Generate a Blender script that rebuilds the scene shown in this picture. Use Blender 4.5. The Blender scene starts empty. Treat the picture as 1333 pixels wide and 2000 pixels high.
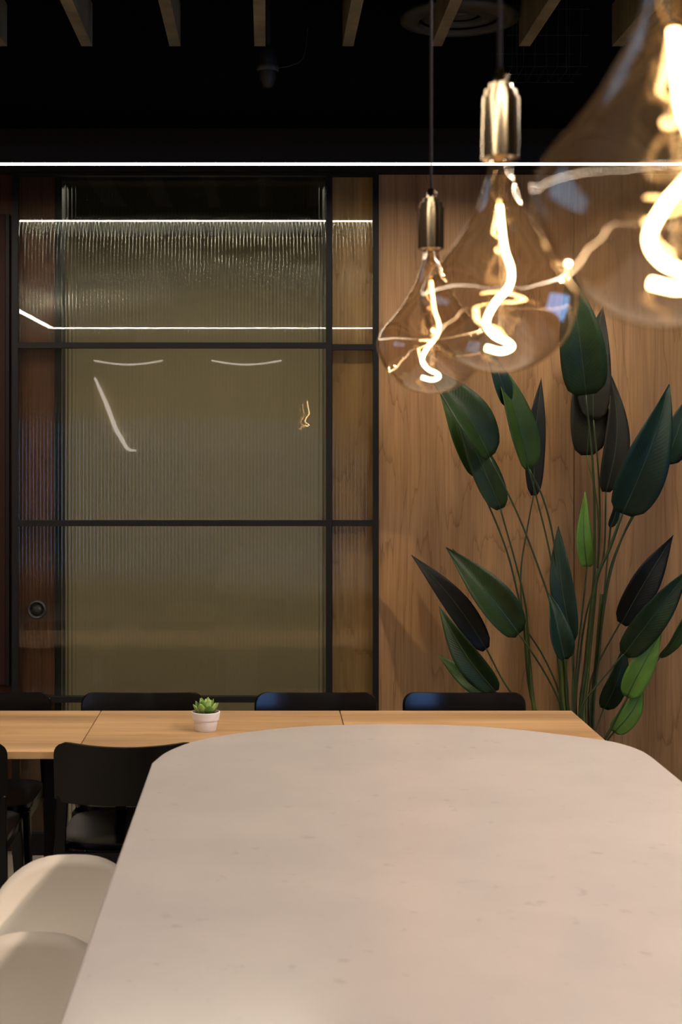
import bpy, bmesh, math, random
from mathutils import Vector, Matrix
random.seed(7)
sc = bpy.context.scene
C = sc.collection
PI = math.pi

# ------------------------------------------------------------------ camera
F = 2778.0                 # focal length in pixels of the 1333x2000 frame (50 mm lens)
PX, PY = 520.0, 862.0      # principal point (shift lens)
CH = 1.715                 # camera height
cam_d = bpy.data.cameras.new('camera')
cam_d.sensor_fit = 'VERTICAL'
cam_d.sensor_height = 36.0
cam_d.sensor_width = 24.0
cam_d.lens = F / 2000.0 * 36.0
cam_d.shift_x = (666.5 - PX) / 2000.0
cam_d.shift_y = (PY - 1000.0) / 2000.0
cam_d.clip_start = 0.05
cam_d.dof.use_dof = True
cam_d.dof.focus_distance = 5.5
cam_d.dof.aperture_fstop = 6.3
cam = bpy.data.objects.new('camera', cam_d)
C.objects.link(cam)
cam.location = (0, 0, CH)
cam.rotation_euler = (PI / 2, 0, 0)
sc.camera = cam

# ------------------------------------------------------------------ world (blue dusk outside the windows)
w = bpy.data.worlds.new('dusk'); sc.world = w; w.use_nodes = True
bg = w.node_tree.nodes['Background']
bg.inputs['Color'].default_value = (0.13, 0.28, 0.64, 1)
bg.inputs['Strength'].default_value = 7.5

# ------------------------------------------------------------------ exposure, sampling aids
sc.view_settings.view_transform = 'Standard'
sc.view_settings.look = 'None'
sc.view_settings.exposure = 0.12
sc.view_settings.gamma = 1.0
sc.view_settings.use_curve_mapping = False
sc.cycles.use_denoising = True
sc.cycles.sample_clamp_indirect = 6.0
sc.cycles.caustics_reflective = False
sc.cycles.max_bounces = 10
sc.cycles.transparent_max_bounces = 16
LED = 44.0                 # radiance of the linear light
SPOT = 60.0                # watts of each added island spotlight
FIL = 40.0                 # radiance of the lamp filaments

# ------------------------------------------------------------------ helpers
def at(px, py, d):
    """photograph pixel + distance from the camera plane -> place in the room"""
    return Vector(((px - PX) * d / F, d, CH - (py - PY) * d / F))

def tag(o, label=None, cat=None, group=None, kind=None):
    if label: o['label'] = label
    if cat: o['category'] = cat
    if group: o['group'] = group
    if kind: o['kind'] = kind
    return o

def empty(name, loc, rz=0.0):
    o = bpy.data.objects.new(name, None); C.objects.link(o)
    o.empty_display_size = 0.05
    o.location = loc; o.rotation_euler = (0, 0, rz)
    return o

def obj(name, bm, mat, parent=None, smooth=False, bevel=0.0):
    me = bpy.data.meshes.new(name)
    bmesh.ops.recalc_face_normals(bm, faces=bm.faces[:])
    bm.to_mesh(me); bm.free()
    if smooth:
        for p in me.polygons: p.use_smooth = True
    me.materials.append(mat)
    o = bpy.data.objects.new(name, me); C.objects.link(o)
    o.parent = parent
    if bevel:
        b = o.modifiers.new('bevel', 'BEVEL'); b.width = bevel; b.segments = 2; b.limit_method = 'ANGLE'
    return o

def BM(): return bmesh.new()

def box(bm, x0, x1, y0, y1, z0, z1):
    v = [bm.verts.new(p) for p in ((x0,y0,z0),(x1,y0,z0),(x1,y1,z0),(x0,y1,z0),(x0,y0,z1),(x1,y0,z1),(x1,y1,z1),(x0,y1,z1))]
    for f in ((0,3,2,1),(4,5,6,7),(0,1,5,4),(1,2,6,5),(2,3,7,6),(3,0,4,7)):
        bm.faces.new([v[i] for i in f])
    return bm

def bxo(name, mat, parent, *b, bevel=0.0):
    return obj(name, box(BM(), *b), mat, parent, bevel=bevel)

def lathe(bm, prof, n=32, c=(0,0,0), mod=None):
    rings = []
    for r, z in prof:
        if r < 1e-6:
            rings.append([bm.verts.new((c[0], c[1], c[2]+z))])
        else:
            ring = []
            for i in range(n):
                a = 2*PI*i/n
                k = mod(a, z) if mod else 1.0
                ring.append(bm.verts.new((c[0]+r*k*math.cos(a), c[1]+r*k*math.sin(a), c[2]+z)))
            rings.append(ring)
    for a, b in zip(rings, rings[1:]):
        if len(a) == 1 and len(b) == 1: continue
        for i in range(n):
            j = (i+1) % n
            if len(a) == 1: bm.faces.new((a[0], b[j], b[i]))
            elif len(b) == 1: bm.faces.new((a[i], a[j], b[0]))
            else: bm.faces.new((a[i], a[j], b[j], b[i]))
    return bm

def catmull(pts, n=6):
    pts = [Vector(p) for p in pts]
    if len(pts) < 3:
        return [pts[0].lerp(pts[-1], i/n) for i in range(n+1)]
    out = []
    P = [pts[0]*2-pts[1]] + pts + [pts[-1]*2-pts[-2]]
    for k in range(1, len(P)-2):
        p0, p1, p2, p3 = P[k-1:k+3]
        for i in range(n):
            t = i/n
            out.append(0.5*((2*p1)+(p2-p0)*t+(2*p0-5*p1+4*p2-p3)*t*t+(3*p1-p0-3*p2+p3)*t**3))
    out.append(pts[-1])
    return out

def tube(bm, path, r, n=8):
    path = [Vector(p) for p in path]
    m = len(path)
    rad = r if callable(r) else (lambda t: r)
    up = Vector((0.13, 0.31, 0.94)); rings = []
    for i, p in enumerate(path):
        d = (path[min(i+1, m-1)] - path[max(i-1, 0)]).normalized()
        s = d.cross(up)
        if s.length < 1e-3: s = d.cross(Vector((1, 0, 0)))
        s.normalize(); u = s.cross(d)
        rr = rad(i/(m-1))
        rings.append([bm.verts.new(p + (s*math.cos(2*PI*k/n) + u*math.sin(2*PI*k/n))*rr) for k in range(n)])
    for a, b in zip(rings, rings[1:]):
        for k in range(n):
            bm.faces.new((a[k], a[(k+1) % n], b[(k+1) % n], b[k]))
    bm.faces.new(rings[0][::-1]); bm.faces.new(rings[-1])
    return bm

# ------------------------------------------------------------------ materials
def nmat(name):
    m = bpy.data.materials.new(name); m.use_nodes = True
    nt = m.node_tree; nt.nodes.clear()
    out = nt.nodes.new('ShaderNodeOutputMaterial')
    return m, nt, out

def N(nt, typ, **kw):
    n = nt.nodes.new(typ)
    for k, v in kw.items(): setattr(n, k, v)
    return n

def pbr(name, col, rough=0.5, metal=0.0, spec=0.5, bump=0.0, bscale=80.0, var=0.0, vscale=6.0, coat=0.0):
    m, nt, out = nmat(name)
    p = N(nt, 'ShaderNodeBsdfPrincipled')
    p.inputs['Base Color'].default_value = (*col, 1)
    p.inputs['Roughness'].default_value = rough
    p.inputs['Metallic'].default_value = metal
    p.inputs['Specular IOR Level'].default_value = spec
    p.inputs['Coat Weight'].default_value = coat
    nt.links.new(p.outputs[0], out.inputs[0])
    tc = N(nt, 'ShaderNodeTexCoord')
    if var:
        ns = N(nt, 'ShaderNodeTexNoise'); ns.inputs['Scale'].default_value = vscale; ns.inputs['Detail'].default_value = 4
        nt.links.new(tc.outputs['Object'], ns.inputs['Vector'])
        r = N(nt, 'ShaderNodeValToRGB')
        r.color_ramp.elements[0].position = 0.3; r.color_ramp.elements[1].position = 0.7
        r.color_ramp.elements[0].color = (*[c*(1-var) for c in col], 1)
        r.color_ramp.elements[1].color = (*[min(1, c*(1+var)) for c in col], 1)
        nt.links.new(ns.outputs[0], r.inputs[0]); nt.links.new(r.outputs[0], p.inputs['Base Color'])
    if bump:
        nb = N(nt, 'ShaderNodeTexNoise'); nb.inputs['Scale'].default_value = bscale; nb.inputs['Detail'].default_value = 3
        nt.links.new(tc.outputs['Object'], nb.inputs['Vector'])
        b = N(nt, 'ShaderNodeBump'); b.inputs['Strength'].default_value = bump; b.inputs['Distance'].default_value = 0.002
        nt.links.new(nb.outputs[0], b.inputs['Height']); nt.links.new(b.outputs[0], p.inputs['Normal'])
    return m

def emit(name, col, s):
    m, nt, out = nmat(name)
    e = N(nt, 'ShaderNodeEmission'); e.inputs[0].default_value = (*col, 1); e.inputs[1].default_value = s
    nt.links.new(e.outputs[0], out.inputs[0])
    return m

def wood(name, dark, mid, light, grain='Z', ring=5.0, rough=0.5, stretch=0.10, distort=2.2, spec=0.3, fine=0.35):
    """oak veneer: broad cathedral figure, fine pores along the grain axis"""
    m, nt, out = nmat(name)
    p = N(nt, 'ShaderNodeBsdfPrincipled'); p.inputs['Roughness'].default_value = rough
    p.inputs['Specular IOR Level'].default_value = spec
    nt.links.new(p.outputs[0], out.inputs[0])
    tc = N(nt, 'ShaderNodeTexCoord')
    oi = N(nt, 'ShaderNodeObjectInfo')
    mul = N(nt, 'ShaderNodeVectorMath', operation='SCALE'); mul.inputs[3].default_value = 13.0
    cmb = N(nt, 'ShaderNodeCombineXYZ')
    for i in range(3): nt.links.new(oi.outputs['Random'], cmb.inputs[i])
    nt.links.new(cmb.outputs[0], mul.inputs[0])
    add = N(nt, 'ShaderNodeVectorMath', operation='ADD')
    nt.links.new(tc.outputs['Object'], add.inputs[0]); nt.links.new(mul.outputs[0], add.inputs[1])
    def mp(sx, sl):
        g = N(nt, 'ShaderNodeMapping')
        g.inputs['Scale'].default_value = (sx, sx, sl) if grain == 'Z' else (sl, sx, sx)
        nt.links.new(add.outputs[0], g.inputs['Vector']); return g
    # figure: contour lines of a stretched noise field = cathedral arches
    n1 = N(nt, 'ShaderNodeTexNoise'); n1.inputs['Scale'].default_value = 1.0; n1.inputs['Detail'].default_value = 2.0
    n1.inputs['Roughness'].default_value = 0.45
    nt.links.new(mp(distort, distort*stretch*1.6).outputs[0], n1.inputs['Vector'])
    k = N(nt, 'ShaderNodeMath', operation='MULTIPLY'); k.inputs[1].default_value = ring*6
    nt.links.new(n1.outputs[0], k.inputs[0])
    n1b = N(nt, 'ShaderNodeTexNoise'); n1b.inputs['Scale'].default_value = 1.0; n1b.inputs['Detail'].default_value = 3.0
    nt.links.new(mp(22, 1.4).outputs[0], n1b.inputs['Vector'])
    k2 = N(nt, 'ShaderNodeMath', operation='MULTIPLY_ADD'); k2.inputs[1].default_value = 1.6
    nt.links.new(n1b.outputs[0], k2.inputs[0]); nt.links.new(k.outputs[0], k2.inputs[2])
    fr = N(nt, 'ShaderNodeMath', operation='FRACT'); nt.links.new(k2.outputs[0], fr.inputs[0])
    # fibres
    n2 = N(nt, 'ShaderNodeTexNoise'); n2.inputs['Scale'].default_value = 1.0; n2.inputs['Detail'].default_value = 4.0
    nt.links.new(mp(120, 3.5).outputs[0], n2.inputs['Vector'])
    n3 = N(nt, 'ShaderNodeTexNoise'); n3.inputs['Scale'].default_value = 1.0; n3.inputs['Detail'].default_value = 2.0
    nt.links.new(mp(7, 0.45).outputs[0], n3.inputs['Vector'])
    r1 = N(nt, 'ShaderNodeValToRGB')
    e = r1.color_ramp.elements
    e[0].position = 0.0; e[0].color = (*mid, 1)
    e[1].position = 1.0; e[1].color = (*dark, 1)
    x = e.new(0.55); x.color = (*[0.55*a+0.45*b for a, b in zip(mid, light)], 1)
    x = e.new(0.88); x.color = (*mid, 1)
    nt.links.new(fr.outputs[0], r1.inputs[0])
    r2 = N(nt, 'ShaderNodeValToRGB')
    r2.color_ramp.elements[0].position = 0.3; r2.color_ramp.elements[0].color = (*dark, 1)
    r2.color_ramp.elements[1].position = 0.62; r2.color_ramp.elements[1].color = (*light, 1)
    nt.links.new(n2.outputs[0], r2.inputs[0])
    mx = N(nt, 'ShaderNodeMix', data_type='RGBA'); mx.inputs[0].default_value = fine
    nt.links.new(r1.outputs[0], mx.inputs[6]); nt.links.new(r2.outputs[0], mx.inputs[7])
    r3 = N(nt, 'ShaderNodeValToRGB')
    r3.color_ramp.elements[0].position = 0.3; r3.color_ramp.elements[0].color = (0.62, 0.60, 0.58, 1)
    r3.color_ramp.elements[1].position = 0.7; r3.color_ramp.elements[1].color = (1.1, 1.1, 1.1, 1)
    nt.links.new(n3.outputs[0], r3.inputs[0])
    mm = N(nt, 'ShaderNodeMix', data_type='RGBA', blend_type='MULTIPLY'); mm.inputs[0].default_value = 1.0
    nt.links.new(mx.outputs[2], mm.inputs[6]); nt.links.new(r3.outputs[0], mm.inputs[7])
    nt.links.new(mm.outputs[2], p.inputs['Base Color'])
    b = N(nt, 'ShaderNodeBump'); b.inputs['Strength'].default_value = 0.15; b.inputs['Distance'].default_value = 0.001
    nt.links.new(n2.outputs[0], b.inputs['Height']); nt.links.new(b.outputs[0], p.inputs['Normal'])
    return m

M = {}
M['oak_wall'] = wood('oak_wall', (0.26, 0.130, 0.050), (0.46, 0.255, 0.112), (0.58, 0.345, 0.165), 'Z', ring=3.2, rough=0.55)
M['walnut'] = wood('walnut_wall', (0.040, 0.013, 0.007), (0.085, 0.030, 0.014), (0.12, 0.045, 0.020), 'Z', ring=3.0, rough=0.6)
M['oak_table'] = wood('oak_table', (0.43, 0.25, 0.115), (0.56, 0.34, 0.168), (0.64, 0.41, 0.215), 'X', ring=1.6, rough=0.42, stretch=0.06, distort=3.0, fine=0.3)
M['baffle'] = wood('pale_timber', (0.17, 0.15, 0.085), (0.24, 0.21, 0.125), (0.28, 0.25, 0.155), 'Z', ring=1.5, rough=0.7)
M['black_frame'] = pbr('black_powder_coat', (0.009, 0.008, 0.008), 0.55, spec=0.22, bump=0.1, bscale=400)
M['black_plastic'] = pbr('black_satin_plastic', (0.003, 0.003, 0.004), 0.22, spec=0.5)
M['burgundy'] = pbr('burgundy_panel', (0.022, 0.006, 0.005), 0.7, spec=0.2, bump=0.15, bscale=200)
M['black_ceiling'] = pbr('black_ceiling_paint', (0.006, 0.006, 0.006), 0.9, spec=0.1, bump=0.3, bscale=30)
M['soffit'] = pbr('soffit_paint', (0.018, 0.015, 0.012), 0.8, spec=0.1)
M['plaster'] = pbr('warm_plaster', (0.14, 0.11, 0.085), 0.85, bump=0.1, bscale=60)
M['greige'] = pbr('greige_wall', (0.47, 0.385, 0.25), 0.9, bump=0.1, bscale=60, var=0.05)
M['concrete'] = pbr('concrete_floor', (0.30, 0.26, 0.20), 0.55, spec=0.3, bump=0.1, bscale=40, var=0.15)
M['white_plastic'] = pbr('white_moulded_plastic', (0.70, 0.62, 0.53), 0.5, spec=0.4)
M['white_ceramic'] = pbr('white_ceramic', (0.80, 0.77, 0.77), 0.6, spec=0.35, bump=0.25, bscale=120)
M['brass'] = pbr('brushed_brass', (0.46, 0.36, 0.23), 0.10, metal=1.0)
M['cord'] = pbr('braided_cord', (0.035, 0.026, 0.028), 0.8, bump=0.6, bscale=600)
M['dark_metal'] = pbr('dark_metal', (0.03, 0.03, 0.026), 0.5, metal=0.3)
M['vent'] = pbr('vent_enamel', (0.05, 0.055, 0.05), 0.6)
M['soil'] = pbr('dark_soil', (0.02, 0.014, 0.009), 0.95, bump=1.0, bscale=60)
M['planter'] = pbr('charcoal_planter', (0.03, 0.028, 0.027), 0.7, bump=0.2, bscale=90)
M['window_frame'] = pbr('dark_window_frame', (0.02, 0.02, 0.022), 0.5)
M['led'] = emit('led_diffuser', (1.0, 0.86, 0.72), LED)
M['neon'] = emit('neon_tube', (1.0, 0.88, 0.75), 9.0)
M['filament'] = emit('led_filament', (1.0, 0.70, 0.36), FIL)
M['panel_led'] = emit('office_panel', (1.0, 0.90, 0.74), 12.0)
M['art'] = pbr('art_print', (0.45, 0.36, 0.24), 0.6, var=0.5, vscale=3.0)
M['art_frame'] = pbr('art_frame', (0.45, 0.38, 0.28), 0.5)

def quartz():
    m, nt, out = nmat('white_quartz')
    p = N(nt, 'ShaderNodeBsdfPrincipled'); p.inputs['Roughness'].default_value = 0.16
    p.inputs['Specular IOR Level'].default_value = 0.5
    nt.links.new(p.outputs[0], out.inputs[0])
    tc = N(nt, 'ShaderNodeTexCoord')
    a = N(nt, 'ShaderNodeTexNoise'); a.inputs['Scale'].default_value = 26; a.inputs['Detail'].default_value = 5; a.inputs['Roughness'].default_value = 0.6
    r = N(nt, 'ShaderNodeValToRGB')
    r.color_ramp.elements[0].position = 0.26; r.color_ramp.elements[0].color = (0.46, 0.42, 0.40, 1)
    r.color_ramp.elements[1].position = 0.37; r.color_ramp.elements[1].color = (0.525, 0.484, 0.466, 1)
    b = N(nt, 'ShaderNodeTexNoise'); b.inputs['Scale'].default_value = 4; b.inputs['Detail'].default_value = 3
    r2 = N(nt, 'ShaderNodeValToRGB')
    r2.color_ramp.elements[0].position = 0.35; r2.color_ramp.elements[0].color = (0.93, 0.93, 0.94, 1)
    r2.color_ramp.elements[1].position = 0.65; r2.color_ramp.elements[1].color = (1, 1, 1, 1)
    for t in (a, b): nt.links.new(tc.outputs['Object'], t.inputs['Vector'])
    nt.links.new(a.outputs[0], r.inputs[0]); nt.links.new(b.outputs[0], r2.inputs[0])
    mm = N(nt, 'ShaderNodeMix', data_type='RGBA', blend_type='MULTIPLY'); mm.inputs[0].default_value = 1
    nt.links.new(r.outputs[0], mm.inputs[6]); nt.links.new(r2.outputs[0], mm.inputs[7])
    nt.links.new(mm.outputs[2], p.inputs['Base Color'])
    return m
M['quartz'] = quartz()

def sheet_glass():
    """front face of the fluted panes: polished"""
    m, nt, out = nmat('fluted_glass_front')
    t = N(nt, 'ShaderNodeBsdfTransparent'); t.inputs[0].default_value = (0.95, 0.97, 0.92, 1)
    g = N(nt, 'ShaderNodeBsdfGlossy'); g.inputs['Roughness'].default_value = 0.0
    lw = N(nt, 'ShaderNodeLayerWeight'); lw.inputs['Blend'].default_value = 0.5
    pw = N(nt, 'ShaderNodeMath', operation='POWER'); pw.inputs[1].default_value = 5.0
    ma = N(nt, 'ShaderNodeMath', operation='MULTIPLY_ADD'); ma.inputs[1].default_value = 0.9; ma.inputs[2].default_value = 0.045
    nt.links.new(lw.outputs['Facing'], pw.inputs[0]); nt.links.new(pw.outputs[0], ma.inputs[0])
    mx = N(nt, 'ShaderNodeMixShader')
    nt.links.new(ma.outputs[0], mx.inputs[0]); nt.links.new(t.outputs[0], mx.inputs[1]); nt.links.new(g.outputs[0], mx.inputs[2])
    nt.links.new(mx.outputs[0], out.inputs[0])
    return m
def rib_glass():
    """fluted rear face: bends what lies behind, glints along each flute"""
    m, nt, out = nmat('fluted_glass_ribs')
    g = N(nt, 'ShaderNodeBsdfGlossy'); g.inputs['Roughness'].default_value = 0.07
    g.inputs['Color'].default_value = (0.95, 1.0, 0.93, 1)
    rf = N(nt, 'ShaderNodeBsdfRefraction'); rf.inputs['IOR'].default_value = 1.3; rf.inputs['Roughness'].default_value = 0.02
    rf.inputs['Color'].default_value = (0.95, 0.97, 0.92, 1)
    t = N(nt, 'ShaderNodeBsdfTransparent'); t.inputs[0].default_value = (0.95, 0.97, 0.92, 1)
    m1 = N(nt, 'ShaderNodeMixShader'); m1.inputs[0].default_value = 0.4
    nt.links.new(rf.outputs[0], m1.inputs[1]); nt.links.new(t.outputs[0], m1.inputs[2])
    m2 = N(nt, 'ShaderNodeMixShader'); m2.inputs[0].default_value = 0.042
    nt.links.new(m1.outputs[0], m2.inputs[1]); nt.links.new(g.outputs[0], m2.inputs[2])
    nt.links.new(m2.outputs[0], out.inputs[0])
    return m
M['sheet'] = sheet_glass(); M['ribs'] = rib_glass()

def bulb_glass(name, tint, refl, base, haze=0.0):
    m, nt, out = nmat(name)
    t = N(nt, 'ShaderNodeBsdfTransparent'); t.inputs[0].default_value = (*tint, 1)
    g = N(nt, 'ShaderNodeBsdfGlossy'); g.inputs['Color'].default_value = (*refl, 1); g.inputs['Roughness'].default_value = 0.0
    lw = N(nt, 'ShaderNodeLayerWeight'); lw.inputs['Blend'].default_value = 0.5
    pw = N(nt, 'ShaderNodeMath', operation='POWER'); pw.inputs[1].default_value = 4.0
    ma = N(nt, 'ShaderNodeMath', operation='MULTIPLY_ADD'); ma.inputs[1].default_value = 0.75; ma.inputs[2].default_value = base
    nt.links.new(lw.outputs['Facing'], pw.inputs[0]); nt.links.new(pw.outputs[0], ma.inputs[0])
    mx = N(nt, 'ShaderNodeMixShader')
    nt.links.new(ma.outputs[0], mx.inputs[0]); nt.links.new(t.outputs[0], mx.inputs[1]); nt.links.new(g.outputs[0], mx.inputs[2])
    if haze:
        df = N(nt, 'ShaderNodeBsdfDiffuse'); df.inputs[0].default_value = (0.75, 0.55, 0.38, 1)
        tl = N(nt, 'ShaderNodeBsdfTranslucent'); tl.inputs[0].default_value = (0.75, 0.55, 0.38, 1)
        h1 = N(nt, 'ShaderNodeMixShader'); h1.inputs[0].default_value = 0.5
        nt.links.new(df.outputs[0], h1.inputs[1]); nt.links.new(tl.outputs[0], h1.inputs[2])
        h2 = N(nt, 'ShaderNodeMixShader'); h2.inputs[0].default_value = haze
        nt.links.new(mx.outputs[0], h2.inputs[1]); nt.links.new(h1.outputs[0], h2.inputs[2])
        mx = h2
    nt.links.new(mx.outputs[0], out.inputs[0])
    return m
M['bulb'] = bulb_glass('smoked_gold_glass', (0.80, 0.72, 0.62), (1.0, 0.90, 0.75), 0.17, haze=0.026)
M['clear'] = bulb_glass('clear_glass', (0.95, 0.92, 0.88), (1, 1, 1), 0.04)
M['pane'] = bulb_glass('window_glass', (0.95, 0.97, 0.98), (1, 1, 1), 0.05)

def leaf_mat(name, col, edge, rough=0.45):
    m, nt, out = nmat(name)
    p = N(nt, 'ShaderNodeBsdfPrincipled'); p.inputs['Roughness'].default_value = rough
    p.inputs['Specular IOR Level'].default_value = 0.3
    nt.links.new(p.outputs[0], out.inputs[0])
    uv = N(nt, 'ShaderNodeUVMap')
    sep = N(nt, 'ShaderNodeSeparateXYZ'); nt.links.new(uv.outputs[0], sep.inputs[0])
    ab = N(nt, 'ShaderNodeMath', operation='ABSOLUTE'); nt.links.new(sep.outputs[1], ab.inputs[0])
    k = N(nt, 'ShaderNodeMath', operation='MULTIPLY_ADD'); k.inputs[1].default_value = -0.16
    nt.links.new(ab.outputs[0], k.inputs[0]); nt.links.new(sep.outputs[0], k.inputs[2])
    s = N(nt, 'ShaderNodeMath', operation='MULTIPLY'); s.inputs[1].default_value = 190.0
    nt.links.new(k.outputs[0], s.inputs[0])
    sn = N(nt, 'ShaderNodeMath', operation='SINE'); nt.links.new(s.outputs[0], sn.inputs[0])
    ns = N(nt, 'ShaderNodeTexNoise'); ns.inputs['Scale'].default_value = 9; ns.inputs['Detail'].default_value = 3
    tc = N(nt, 'ShaderNodeTexCoord'); nt.links.new(tc.outputs['Object'], ns.inputs['Vector'])
    mxv = N(nt, 'ShaderNodeMath', operation='MULTIPLY_ADD'); mxv.inputs[1].default_value = 0.035
    nt.links.new(sn.outputs[0], mxv.inputs[0]); nt.links.new(ns.outputs[0], mxv.inputs[2])
    r = N(nt, 'ShaderNodeValToRGB')
    r.color_ramp.elements[0].position = 0.32; r.color_ramp.elements[0].color = (*col, 1)
    r.color_ramp.elements[1].position = 0.72; r.color_ramp.elements[1].color = (*edge, 1)
    nt.links.new(mxv.outputs[0], r.inputs[0]); nt.links.new(r.outputs[0], p.inputs['Base Color'])
    b = N(nt, 'ShaderNodeBump'); b.inputs['Strength'].default_value = 0.22; b.inputs['Distance'].default_value = 0.0007
    nt.links.new(sn.outputs[0], b.inputs['Height']); nt.links.new(b.outputs[0], p.inputs['Normal'])
    return m
M['leaf_dark'] = leaf_mat('leaf_dark_green', (0.0080, 0.0215, 0.0050), (0.0190, 0.0430, 0.0100))
M['leaf_teal'] = leaf_mat('leaf_blue_green', (0.0055, 0.0210, 0.0130), (0.0100, 0.0360, 0.0220))
M['leaf_navy'] = leaf_mat('leaf_underside', (0.0060, 0.0072, 0.0072), (0.0120, 0.0144, 0.0120), 0.55)
M['leaf_mid'] = leaf_mat('leaf_mid_green', (0.0216, 0.0540, 0.0086), (0.0396, 0.0828, 0.0144))
M['leaf_bright'] = leaf_mat('leaf_fresh_green', (0.0843, 0.2025, 0.0248), (0.1462, 0.2925, 0.0450))
M['leaf_brown'] = leaf_mat('leaf_olive_brown', (0.0120, 0.0120, 0.0066), (0.0204, 0.0204, 0.0120), 0.6)
M['midrib'] = pbr('midrib_green', (0.04, 0.07, 0.03), 0.45)
M['stem'] = pbr('stem_green', (0.028, 0.050, 0.012), 0.45, var=0.3, vscale=20)
M['trunk'] = pbr('stalk_olive', (0.085, 0.105, 0.016), 0.5, var=0.3, vscale=12)
M['succulent'] = pbr('succulent_green', (0.30, 0.44, 0.11), 0.5, var=0.25, vscale=60)
M['succulent_deep'] = pbr('succulent_deep_green', (0.12, 0.24, 0.035), 0.5, var=0.25, vscale=60)

# ------------------------------------------------------------------ the room
WY = 5.90                      # front face of the glazed partition
WB = 5.95                      # face of the oak panelling behind it
XL, XR, YR, YB = -3.2, 3.6, -3.2, 8.2
tag(bxo('floor', M['concrete'], None, XL-.1, XR+.1, YR-.1, YB+.1, -.1, 0), 'warm grey polished concrete floor under tables and chairs', 'floor', kind='structure')
tag(bxo('ceiling', M['black_ceiling'], None, XL-.1, XR+.1, YR-.1, WB+.25, 3.9, 4.0), 'black painted open ceiling above the baffles', 'ceiling', kind='structure')
tag(bxo('wall_left', M['plaster'], None, XL-.1, XL, YR, YB, 0, 3.9), 'plain warm plaster side wall left of the dining tables', 'wall', kind='structure')
tag(bxo('wall_rear', M['plaster'], None, XL-.1, XR+.1, YR-.1, YR, 0, 3.9), 'plain warm plaster wall holding two framed pictures', 'wall', kind='structure')

# right wall with a wide window
wr = BM()
W0, W1, WZ0, WZ1 = 0.3, 3.0, 0.55, 1.95
box(wr, XR, XR+.15, YR, W0, 0, 3.9); box(wr, XR, XR+.15, W1, YB, 0, 3.9)
box(wr, XR, XR+.15, W0, W1, 0, WZ0); box(wr, XR, XR+.15, W0, W1, WZ1, 3.9)
tag(obj('wall_right', wr, M['plaster']), 'plain warm plaster side wall with a wide window', 'wall', kind='structure')
win = tag(empty('window_2', (XR+.07, (W0+W1)/2, WZ0)), 'wide dark framed window in the side wall, dusk outside', 'window', kind='structure')
hw = (W1-W0)/2; hh = WZ1-WZ0
for nm, b in (('window_frame', (-.03,.03,-hw,hw,0,.06)), ('window_frame', (-.03,.03,-hw,hw,hh-.06,hh))):
    bxo(nm, M['window_frame'], win, *b)
for i in range(5):
    y = -hw + i*(2*hw-.06)/4
    bxo('mullion', M['window_frame'], win, -.03, .03, y, y+.06, .06, hh-.06)
for i in range(4):
    y = -hw + i*(2*hw-.06)/4
    bxo('pane', M['pane'], win, -.004, .004, y+.06, y+(2*hw-.06)/4, .06, hh-.06)
pl = bpy.data.lights.new('window_portal', 'AREA'); pl.shape = 'RECTANGLE'; pl.size = hh; pl.size_y = 2*hw
pl.cycles.is_portal = True
po = bpy.data.objects.new('window_portal', pl); C.objects.link(po)
po.location = (XR+.13, (W0+W1)/2, (WZ0+WZ1)/2); po.rotation_euler = (0, PI/2, 0)

# back wall: opening behind the sliding door, oak panels to its right, walnut panels to its left
OX0, OX1 = at(121, 900, WB).x, at(641, 900, WB).x      # opening
TOPZ = 2.83
wb = BM()
box(wb, XL, OX0-.012, WB+.02, WB+.12, 0, TOPZ+.3); box(wb, OX1, XR, WB+.02, WB+.12, 0, TOPZ+.3)
box(wb, OX0-.012, OX1, WB+.02, WB+.12, TOPZ-.02, TOPZ+.3)
wall_back = tag(obj('wall_back', wb, M['soffit']), 'oak panelled back wall with a fluted glass sliding door', 'wall', kind='structure')
S1 = at(1122, 900, WB).x
gap = 0.0016
edges = [OX1, S1, S1+1.22, XR]
for a, b in zip(edges, edges[1:]):
    bxo('panel', M['oak_wall'], wall_back, a+gap, b-gap, WB, WB+.02, .0, TOPZ)
for a, b in ((XL, -2.3), (-2.3, -1.35), (-1.35, OX0-.03)):
    bxo('panel', M['walnut'], wall_back, a+gap, b-gap, WB, WB+.02, .0, TOPZ)
bxo('jamb', M['black_frame'], wall_back, OX0-.03, OX0, WB-.004, WB+.12, 0, TOPZ)
bxo('jamb', M['black_frame'], wall_back, OX1-.012, OX1, WB+.0, WB+.12, 0, TOPZ)
tag(bxo('trim_1', M['soffit'], None, XL, XR, WY-.06, WB+.12, TOPZ+.0, 3.0), 'dark fascia board above the sliding door and panelling', 'trim', kind='structure')
tag(bxo('trim_2', M['black_ceiling'], None, XL, XR, WB+.0, WB+.12, 3.0, 3.9), 'black bulkhead under the ceiling', 'trim', kind='structure')

# room behind the glass
tag(bxo('wall_office_back', M['greige'], None, OX0-1.2, OX1+1.2, 7.9, 8.0, 0, 2.94), 'greige wall of the room behind fluted glass', 'wall', kind='structure')
tag(bxo('wall_office_left', M['greige'], None, OX0-1.3, OX0-1.2, WB+.12, 8.0, 0, 2.94), 'left greige wall of the room behind fluted glass', 'wall', kind='structure')
tag(bxo('wall_office_right', M['greige'], None, OX1+1.2, OX1+1.3, WB+.12, 8.0, 0, 2.94), 'right greige wall of the room behind fluted glass', 'wall', kind='structure')
tag(bxo('ceiling_office', M['black_ceiling'], None, OX0-1.3, OX1+1.3, WB+.12, 8.0, 2.94, 3.04), 'dark ceiling of the room behind fluted glass', 'ceiling', kind='structure')
ol = tag(empty('ceiling_panel_light', ((OX0+OX1)/2, 6.29, 2.94)), 'long ceiling light in the room behind fluted glass', 'light')
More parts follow.
